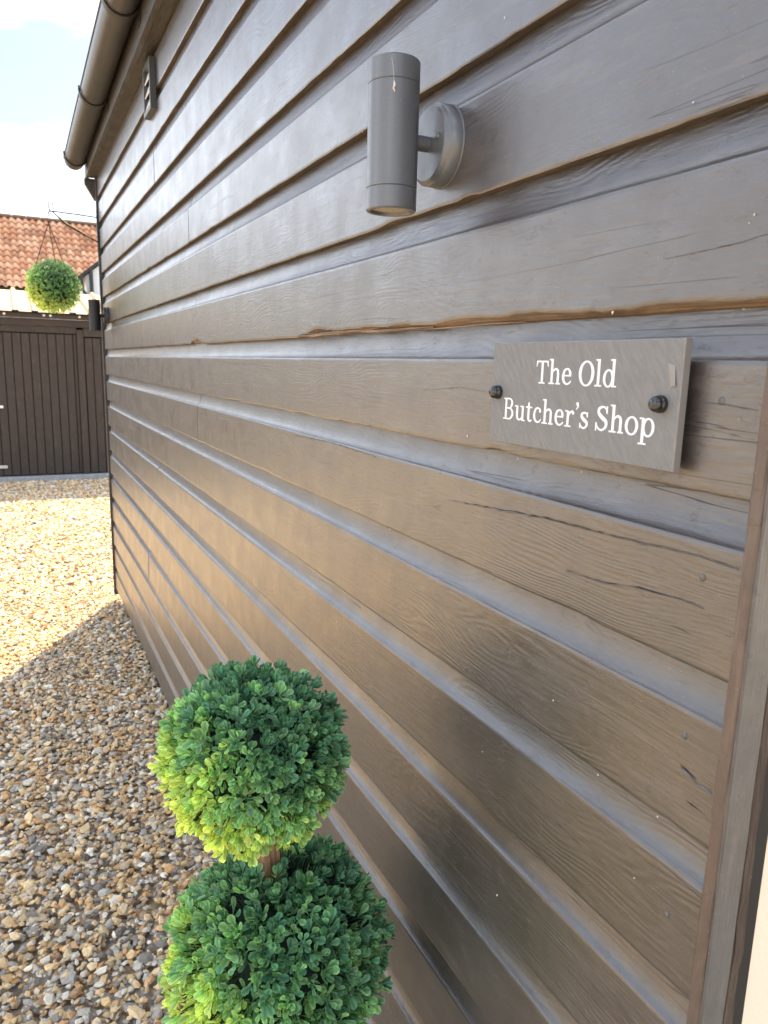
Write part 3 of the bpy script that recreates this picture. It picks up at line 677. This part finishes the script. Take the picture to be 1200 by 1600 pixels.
for (y, r_) in ((0.7345, 0.0073), (0.4855, 0.0073)):
    b = MB(SO); b.lathe([(r_ + 0.0006, 0.0), (r_ + 0.0006, -0.0035), (r_ + 0.0002, -0.0042), (r_ - 0.0002, -0.0045), (r_ - 0.0002, -0.0075), (r_ - 0.0015, -0.0098), (r_ - 0.004, -0.011), (0, -0.0112)], (fx, y, 1.5725), 'x', 28)
    b.build('screw_cap', M_screw, sg, (0, 0, 0))
    b = MB(SO); b.lathe([(0.006, 0.0), (0.006, 0.02)], (bx_, y, 1.5725), 'x', 16); b.build('spacer', M_screw, sg, (0, 0, 0))

# ------------------------------------------------------------------ leaf balls
def leaf_geo(l=0.0215, w=0.0100, cup=0.25):
    """obovate cupped leaf, base at the origin, pointing along +z, upper face +x"""
    rows = [(0.0, 0.07), (0.30, 0.20), (0.55, 0.75), (0.78, 1.0), (0.94, 0.62), (1.0, 0.0)]
    vs = []; fs = []
    for (t, k) in rows:
        hw = w / 2 * k; bend = 0.22 * l * (t * t)
        vs += [(bend + cup * hw, -hw, t * l), (bend, 0, t * l), (bend + cup * hw, hw, t * l)]
    for i in range(len(rows) - 1):
        a = i * 3
        fs += [(a, a + 1, a + 4, a + 3), (a + 1, a + 2, a + 5, a + 4)]
    return vs, fs
LV, LF = leaf_geo()
LVn = np.array(LV); LFn = LF
edge_w = np.array([1, 0, 1] * 6, float)
def frame(d):
    d = d / np.linalg.norm(d); u = np.array((0, 0, 1.0)) if abs(d[2]) < 0.95 else np.array((1.0, 0, 0))
    a = np.cross(u, d); a /= np.linalg.norm(a); return a, np.cross(d, a), d
SJ = []
def sprigs(center, R_, count, lsc, nleaf=(3, 6), jit=0.10):
    """list of (matrix3, pos, dirZ) of leaves; each sprig a whorl on a radial stalk"""
    out = []; stalks = []; SJ.clear()
    for i in range(count):
        ph = PI * (3 - 5 ** 0.5) * i + random.uniform(-0.2, 0.2); z = 1 - 2 * (i + 0.5) / count
        d = np.array((math.sqrt(1 - z * z) * math.cos(ph), math.sqrt(1 - z * z) * math.sin(ph), z))
        d = nrm(d + rng.normal(0, 0.16, 3))
        sj = random.gauss(0, 0.17); szj = random.uniform(0.65, 1.25); opj = random.uniform(0.75, 1.25); rr = R_ * (1 - lsc * 0.021 * 0.85 / R_ + (random.uniform(-jit * 2.2, jit * 0.5) + 0.05 * ND(Vector(tuple(d * 2.6 + R_ * 50))))); base = d * rr
        dd = nrm(d + rng.normal(0, 0.26, 3) + np.array((0, 0, 0.10)))
        A, B, D = frame(dd); a0 = random.uniform(0, 2 * PI); kn = random.randint(*nleaf)
        stalks.append((base * 0.72, base, dd))
        for lev in range(2):
            for k in range(kn if lev == 0 else max(2, kn - 2)):
                q = a0 + lev * 0.6 + 2 * PI * k / (kn if lev == 0 else max(2, kn - 2)) + random.uniform(-0.25, 0.25)
                op = (random.uniform(0.65, 1.3) if lev == 0 else random.uniform(0.2, 0.7))
                side = A * math.cos(q) + B * math.sin(q)
                op *= opj; zl = nrm(D * math.cos(op) + side * math.sin(op)); xl = nrm(D - zl * D.dot(zl)) if abs(D.dot(zl)) < 0.999 else -side
                xl = nrm(D * math.sin(op) - side * math.cos(op)); yl = np.cross(zl, xl)
                s_ = lsc * szj * random.uniform(0.8, 1.15) * (0.85 if lev else 1)
                M = np.stack([xl, yl, zl], 1) * s_
                out.append((M, base + D * lev * 0.004 * lsc + np.array(center), d)); SJ.append(sj)
    return out, stalks
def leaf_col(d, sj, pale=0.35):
    """colour of a moulded leaf: blue green, lime towards -x and below for faded plastic and painted gravel bounce"""
    lime = np.clip(0.15 + 0.55 * max(0, -d[0]) + 0.60 * max(0, -d[2]) - 0.45 * max(0, d[2]), 0, 1) * pale * 2.4  # lime weighted by facing: bleaching plus yellow ground bounce put into the colour
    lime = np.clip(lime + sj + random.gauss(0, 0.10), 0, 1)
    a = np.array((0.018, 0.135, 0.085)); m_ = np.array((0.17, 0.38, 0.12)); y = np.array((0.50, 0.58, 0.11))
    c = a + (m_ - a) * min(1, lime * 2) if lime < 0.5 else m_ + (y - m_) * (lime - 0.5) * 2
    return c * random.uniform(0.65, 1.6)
def col_mesh(name, vs, fs, cols, m):
    me = bpy.data.meshes.new(name); me.from_pydata(vs, [], fs)
    at = me.color_attributes.new('tint', 'FLOAT_COLOR', 'POINT')
    at.data.foreach_set('color', np.concatenate([cols, np.ones((len(cols), 1))], 1).astype(np.float32).reshape(-1))
    me.polygons.foreach_set('use_smooth', [True] * len(me.polygons)); me.materials.append(m); me.update(); return me
def leafball(parent, org, center, R_, count, lsc, pale, singles, name='foliage'):
    out, stalks = sprigs(center, R_, count, lsc)
    camp = np.array((0, 0, H)); cc = np.array(center)
    # the leaves that show largest become objects of their own
    sc_ = []
    for i, (M, p, d) in enumerate(out):
        v = camp - p; dist = np.linalg.norm(v); sc_.append((np.dot(v / dist, d) * 0.6 - dist * 1.0 + abs(np.dot(v / dist, M[:, 0] / np.linalg.norm(M[:, 0]))) * 0.5, i))
    sc_.sort(reverse=True); vis = [i for s_, i in sc_ if out[i][1][2] > 0.62 or singles == 0][:singles * 2:2][:singles]; single = set(vis)
    rest_v = []; rest_f = []; rest_c = []
    base = 0
    ballo = None
    parts = []
    for i, (M, p, d) in enumerate(out):
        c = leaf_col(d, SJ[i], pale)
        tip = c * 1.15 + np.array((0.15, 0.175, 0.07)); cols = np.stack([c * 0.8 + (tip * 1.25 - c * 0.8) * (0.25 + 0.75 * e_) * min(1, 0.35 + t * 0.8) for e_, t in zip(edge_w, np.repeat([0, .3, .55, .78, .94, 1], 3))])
        if i in single: parts.append((M, p, cols)); continue
        vv = (LVn @ M.T) + p - np.array(org)
        rest_v += [tuple(x) for x in vv]; rest_f += [tuple(j + base for j in f) for f in LFn]; base += len(LV); rest_c.append(cols)
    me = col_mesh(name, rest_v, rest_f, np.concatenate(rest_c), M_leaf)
    ballo = link(name, me, parent, (0, 0, 0)); ballo['kind'] = 'stuff'
    # dark core and stalks
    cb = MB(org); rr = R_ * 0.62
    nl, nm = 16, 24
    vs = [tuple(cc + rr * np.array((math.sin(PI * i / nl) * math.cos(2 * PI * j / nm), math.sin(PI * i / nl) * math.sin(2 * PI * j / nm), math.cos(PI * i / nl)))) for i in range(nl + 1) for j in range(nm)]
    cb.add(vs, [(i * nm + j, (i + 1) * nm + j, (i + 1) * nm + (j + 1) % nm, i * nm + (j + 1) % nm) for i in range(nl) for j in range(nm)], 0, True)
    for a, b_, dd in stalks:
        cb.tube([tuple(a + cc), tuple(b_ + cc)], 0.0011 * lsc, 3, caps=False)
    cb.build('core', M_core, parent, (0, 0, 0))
    # shared mesh variants for single leaves
    if parts:
        K = 14; parts.sort(key=lambda q: q[2][:, 0].mean() / q[2][:, 1].mean()); var = []
        for k in range(K):
            grp = parts[k * len(parts) // K:(k + 1) * len(parts) // K]
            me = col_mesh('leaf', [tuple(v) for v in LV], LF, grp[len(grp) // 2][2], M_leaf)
            for (M, p, _) in grp:
                o = link('leaf', me, parent); o.matrix_local = Matrix.Translation(Vector(p - np.array(org))) @ Matrix([list(r) for r in M]).to_4x4()
C1 = (0.278, 0.957, 1.045); C2 = (0.312, 0.957, 0.706)
TO = (0.33, 0.957, 0.0)
tp = empty('topiary', TO, 'artificial double ball box topiary with yellowish leaf tips standing beside the wall', 'topiary')
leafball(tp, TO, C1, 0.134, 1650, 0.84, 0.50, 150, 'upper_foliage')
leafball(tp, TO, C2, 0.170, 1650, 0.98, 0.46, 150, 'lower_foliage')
b = MB(TO)
for (dx, dy, rr) in ((-0.006, -0.006, 0.011), (0.010, -0.002, 0.011), (0.000, 0.009, 0.010)):
    b.tube([(C1[0] + dx, C1[1] + dy, C1[2] - 0.05), (0.292 + dx, 0.957 + dy, 0.90), (C2[0] + dx, C2[1] + dy, C2[2]), (0.33 + dx, 0.957 + dy, 0.40), (0.33 + dx, 0.957 + dy, 0.22)], [rr, rr * 1.08, rr, rr, rr], 9, smooth=False)
b.build('stem', M_stem, tp, (0, 0, 0))
b = MB(TO); b.lathe([(0, 0.0), (0.095, 0.0), (0.13, 0.25), (0.13, 0.25), (0.138, 0.25), (0.138, 0.28), (0.138, 0.28), (0.125, 0.28), (0.12, 0.235), (0, 0.235)], TO, 'z', 32); b.build('pot', M_pot, tp, (0, 0, 0))

# ------------------------------------------------------------------ hanging ball and its bracket
HO = (0.525, 5.03, 2.35)
hb = empty('hanging_bracket', HO, 'black wire bracket with a curled hook at the far corner of the timber wall', 'bracket')
b = MB(HO); b.box((0.512, 5.02, 2.22), (0.518, 5.045, 2.47)); b.build('wall_strip', M_wire, hb, (0, 0, 0))
b = MB(HO); b.tube([(0.515, 5.03, 2.432), (0.40, 5.03, 2.438), (0.27, 5.03, 2.442), (0.252, 5.03, 2.440), (0.246, 5.03, 2.428), (0.245, 5.03, 2.41)], 0.004, 6)
b.build('arm', M_wire, hb, (0, 0, 0))
b = MB(HO); b.tube([(0.268, 5.034, 2.442), (0.345, 5.034, 2.375), (0.515, 5.034, 2.29)], [0.0035, 0.008, 0.004], 6); b.build('brace', M_wire, hb, (0, 0, 0))
b = MB(HO); b.tube([(0.258, 5.03, 2.442), (0.249, 5.03, 2.465), (0.251, 5.03, 2.488), (0.263, 5.03, 2.497), (0.274, 5.03, 2.485), (0.276, 5.03, 2.462)], 0.0035, 6); b.build('curl', M_wire, hb, (0, 0, 0))
BC = (0.252, 5.03, 2.014)
hg = empty('hanging_topiary', BC, 'round green leaf ball hanging on thin chains from the wall bracket', 'hanging plant')
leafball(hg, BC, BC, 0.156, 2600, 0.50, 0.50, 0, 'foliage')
for (dx, dy) in ((-0.09, -0.05), (0.015, -0.09), (0.075, 0.05)):
    b = MB(BC); k = 36
    p0 = Vector((0.245, 5.03, 2.375)); p1 = Vector((BC[0] + dx, BC[1] + dy, BC[2] + 0.115))
    b.tube([p0 + (p1 - p0) * (i / k) for i in range(k + 1)], [0.0018 if i % 2 else 0.0032 for i in range(k + 1)], 5, smooth=False)
    b.build('chain', M_wire, hg, (0, 0, 0))
b = MB(BC); b.tube([(0.245, 5.03, 2.372), (0.238, 5.03, 2.385), (0.239, 5.03, 2.405), (0.246, 5.03, 2.415), (0.252, 5.03, 2.405)], 0.0016, 6); b.build('hook', M_wire, hg, (0, 0, 0))

# ------------------------------------------------------------------ garage opposite
GY = 10.73; GO = (0.3, GY, 0)
ga = empty('garage', GO, 'low dark brown boarded garage with beige corrugated roof across the yard', 'garage')
def gp(name, a, c, m, par=None, bev=0.0): b = MB(GO); b.box(a, c, 0, bev); return b.build(name, m, par or ga, (0, 0, 0))
gp('sill', (-3.2, GY - 0.10, -0.02), (2.6, GY + 0.1, 0.055), M_conc, bev=0.006)
gp('body', (-3.2, GY + 0.06, 0.055), (2.6, GY + 3.6, 1.99), M_black)
door = gp('door', (-1.9, GY + 0.022, 0.062), (0.775, GY + 0.045, 1.895), M_black)
x = -1.62
while x < 0.76:
    gp('board', (x + 0.004, GY, 0.07), (min(x + 0.0985, 0.774), GY + 0.0215, 1.89), M_dark, door, 0.005); x += 0.1022
pn = gp('side_panel', (0.865, GY + 0.022, 0.062), (2.6, GY + 0.045, 1.86), M_black)
x = 0.868
while x < 1.7:
    gp('board', (x + 0.004, GY, 0.07), (x + 0.0985, GY + 0.0215, 1.855), M_dark, pn, 0.005); x += 0.1022
gp('post', (0.777, GY - 0.022, 0.062), (0.860, GY + 0.05, 1.955), M_dark, bev=0.004)
gp('door_rail', (-3.2, GY - 0.014, 1.90), (0.776, GY + 0.05, 1.985), M_dark, bev=0.004)
gp('rail', (0.862, GY - 0.014, 1.87), (2.6, GY + 0.05, 1.985), M_dark, bev=0.004)
gp('lintel', (-3.2, GY - 0.05, 1.99), (2.6, GY + 0.05, 2.075), M_dark, bev=0.004)
gp('fascia', (-3.2, GY - 0.10, 2.078), (2.6, GY - 0.02, 2.135), M_dark, bev=0.004)
gp('eaves_filler', (-3.2, GY - 0.09, 2.136), (2.6, GY - 0.03, 2.166), M_black)
b = MB(GO); b.tube([(-0.135, GY - 0.02, 0.957), (-0.30, GY - 0.02, 0.957)], 0.018, 10); b.build('handle', M_whitewall, door, (0, 0, 0))
b = MB(GO); b.box((-0.55, GY - 0.012, 0.165), (-0.135, GY - 0.001, 0.205), 0, 0.004); b.build('strap_hinge', M_galv, door, (0, 0, 0))
# corrugated sheet
b = MB(GO); top = []; edge = []
y0, y1 = GY - 0.17, GY + 2.0; zz0, zz1 = 2.150, 2.56
xs = [-3.2]; prof = []
x = -3.2 + 0.02
while x < 2.6:
    prof += [(x, 0.0), (x + 0.135, 0.0), (x + 0.16, 0.038), (x + 0.195, 0.038), (x + 0.22, 0.0)]; x += 0.22
vs = [(px, y0, zz0 + pz) for px, pz in prof] + [(px, y1, zz1 + pz) for px, pz in prof] + [(px, y0, zz0 + pz - 0.006) for px, pz in prof] + [(px, y1, zz1 + pz - 0.006) for px, pz in prof]
n_ = len(prof); fs = []
for i in range(n_ - 1):
    fs += [(i, i + 1, n_ + i + 1, n_ + i), (2 * n_ + i + 1, 2 * n_ + i, 3 * n_ + i, 3 * n_ + i + 1), (2 * n_ + i, 2 * n_ + i + 1, i + 1, i)]
b.add(vs, fs); b.build('roof_sheet', M_sheet, ga, (0, 0, 0))
for px in (-0.05, 0.40, 0.475, 0.82):
    b = MB(GO); b.lathe([(0, -0.012), (0.012, -0.010), (0.016, 0.0)], (px, GY - 0.101, 2.115), 'y', 10); b.build('fixing_cap', M_whitewall, ga, (0, 0, 0))

# ------------------------------------------------------------------ pantiled house behind
HY = 27.0; HZ = 3.70; HOo = (1.3, HY, 0)
hs = empty('tiled_house', HOo, 'white walled house behind the garage with orange clay pantile roof', 'house')
def hp(name, a, c, m, par=None): b = MB(HOo); b.box(a, c); return b.build(name, m, par or hs, (0, 0, 0))
hp('wall', (-6, HY + 0.25, 0), (9, HY + 5.0, HZ - 0.12), M_whitewall)
hp('eaves_board', (-6, HY + 0.10, HZ - 0.14), (9, HY + 0.24, HZ - 0.03), M_black)
PIT = math.radians(44.5); gauge = 0.295; tw = 0.213
us, uc = math.sin(PIT), math.cos(PIT)
def tile_geo():
    vs = []; fs = []; k = 10
    def zc(u): return 0.046 * math.sin(2 * PI * (u * 0.96 - 0.08)) * (1.0 if u < 0.55 else 0.75)
    for (v, lift, th_) in ((0.0, 0.062, 0), (0.355, 0.0, 0), (0.0, 0.044, 1)):
        for i in range(k + 1):
            u = i / k; vs.append((u * (tw + 0.012), v, lift + zc(u)))
    for i in range(k):
        fs.append((i, i + 1, k + 1 + i + 1, k + 1 + i)); fs.append((2 * k + 2 + i, 2 * k + 2 + i + 1, i + 1, i))
    return vs, fs
TV, TF = tile_geo()
tv_m = []
for k in range(6):
    base = [(0.60, 0.32, 0.19), (0.66, 0.38, 0.24), (0.52, 0.26, 0.15), (0.70, 0.44, 0.29), (0.60, 0.35, 0.23), (0.42, 0.22, 0.14)][k]
    tv_m.append(col_mesh('tile', TV, TF, np.tile(np.array(base), (len(TV), 1)), M_tile))
rotm = Matrix(((1, 0, 0), (0, uc, -us), (0, us, uc)))
rows_n = 12
under = MB(HOo)
RL = rows_n * gauge + 0.02
under.add([(-6, HY, HZ - 0.03), (9, HY, HZ - 0.03), (9, HY + RL * uc, HZ - 0.03 + RL * us), (-6, HY + RL * uc, HZ - 0.03 + RL * us)], [(0, 1, 2, 3)])
under.add([(-6, HY + RL * uc, HZ - 0.03 + RL * us), (9, HY + RL * uc, HZ - 0.03 + RL * us), (9, HY + 2 * RL * uc, HZ - 0.03), (-6, HY + 2 * RL * uc, HZ - 0.03)], [(0, 1, 2, 3)])
under.build('roof_deck', M_rooffelt, hs, (0, 0, 0))
rv = []; rf = []; rc = []; basei = 0; nt_ = 0
for r in range(rows_n):
    for c in range(-16, 30):
        x = c * tw + (0.0); v = r * gauge
        loc = Vector((x, HY + v * uc - 0.04, HZ + v * us))
        jr = random.uniform(-0.006, 0.006)
        if -3 <= c <= 15:
            o = link('tile', random.choice(tv_m), hs); nt_ += 1
            o.matrix_local = Matrix.Translation(loc - Vector(HOo)) @ (rotm @ Matrix.Rotation(jr * 3, 3, 'Z')).to_4x4()
        else:
            k = random.randrange(6)
            for q in TV: rv.append(tuple(rotm @ Vector(q) + loc - Vector(HOo)))
            rf += [tuple(i + basei for i in f) for f in TF]; basei += len(TV)
            rc += [[(0.60, 0.32, 0.19), (0.66, 0.38, 0.24), (0.52, 0.26, 0.15), (0.70, 0.44, 0.29), (0.60, 0.35, 0.23), (0.42, 0.22, 0.14)][k]] * len(TV)
me = col_mesh('roof_tiles', rv, rf, np.array(rc), M_tile); o = link('roof_tiles', me, hs, (0, 0, 0)); o['kind'] = 'stuff'
# ridge: dark half-round ridge tiles
ry, rz = HY + RL * uc, HZ - 0.03 + RL * us
x = -6.0
while x < 9:
    b = MB(HOo); k = 8
    vs = []
    for xx in (x + 0.006, x + 0.444):
        for i in range(k + 1):
            q = PI * i / k; vs.append((xx, ry - 0.15 * math.cos(q), rz + 0.02 + 0.13 * math.sin(q)))
    b.add(vs, [(i, i + 1, k + 2 + i, k + 1 + i) for i in range(k)] + [tuple(range(k + 1)), tuple(range(k + 1, 2 * k + 2))], 0, False)
    if -0.8 < x < 3.2: b.build('ridge_tile', mat('ridge_clay', (0.10, 0.06, 0.045), 0.8) if 'ridge_clay' not in bpy.data.materials else bpy.data.materials['ridge_clay'], hs, (0, 0, 0))
    x += 0.45

# ------------------------------------------------------------------ white outbuilding with a sloping verge
WO = (1.9, 15.0, 0)
wb = empty('white_outbuilding', WO, 'white rendered gable with black sloping verge and downpipe, partly hidden behind the timber wall', 'building')
b = MB(WO)
vs = [(1.30, 15.0, 0), (4.2, 15.0, 0), (4.2, 15.0, 4.6), (2.75, 15.0, 4.25), (1.30, 15.0, 3.06)]
vs += [(x, 18.0, z) for x, y, z in vs]
b.add(vs, [(0, 1, 2, 3, 4), (9, 8, 7, 6, 5), (0, 4, 9, 5), (4, 3, 8, 9), (3, 2, 7, 8), (1, 6, 7, 2)]); b.build('wall', M_whitewall, wb, (0, 0, 0))
b = MB(WO)
vs = [(1.14, 14.93, 3.02), (2.75, 14.93, 4.34), (2.75, 14.93, 4.27), (1.14, 14.93, 2.95)]; vs += [(x, 18.05, z) for x, y, z in vs]
b.add(vs, [(0, 1, 2, 3), (7, 6, 5, 4), (0, 4, 5, 1), (3, 2, 6, 7), (0, 3, 7, 4), (1, 5, 6, 2)]); b.build('roof_verge', M_wire, wb, (0, 0, 0))
b = MB(WO); b.tube([(1.385, 14.94, 3.18), (1.385, 14.94, 1.0)], 0.034, 12); b.build('downpipe', M_wire, wb, (0, 0, 0))
b = MB(WO); b.tube([(1.21, 14.9, 3.05), (1.23, 14.9, 2.80), (1.28, 14.9, 2.72)], 0.03, 10); b.box((1.19, 14.84, 2.60), (1.32, 14.98, 2.73)); b.build('hopper', M_wire, wb, (0, 0, 0))

print('pebbles', n, 'tiles', nt_)
S.render.engine = 'CYCLES'
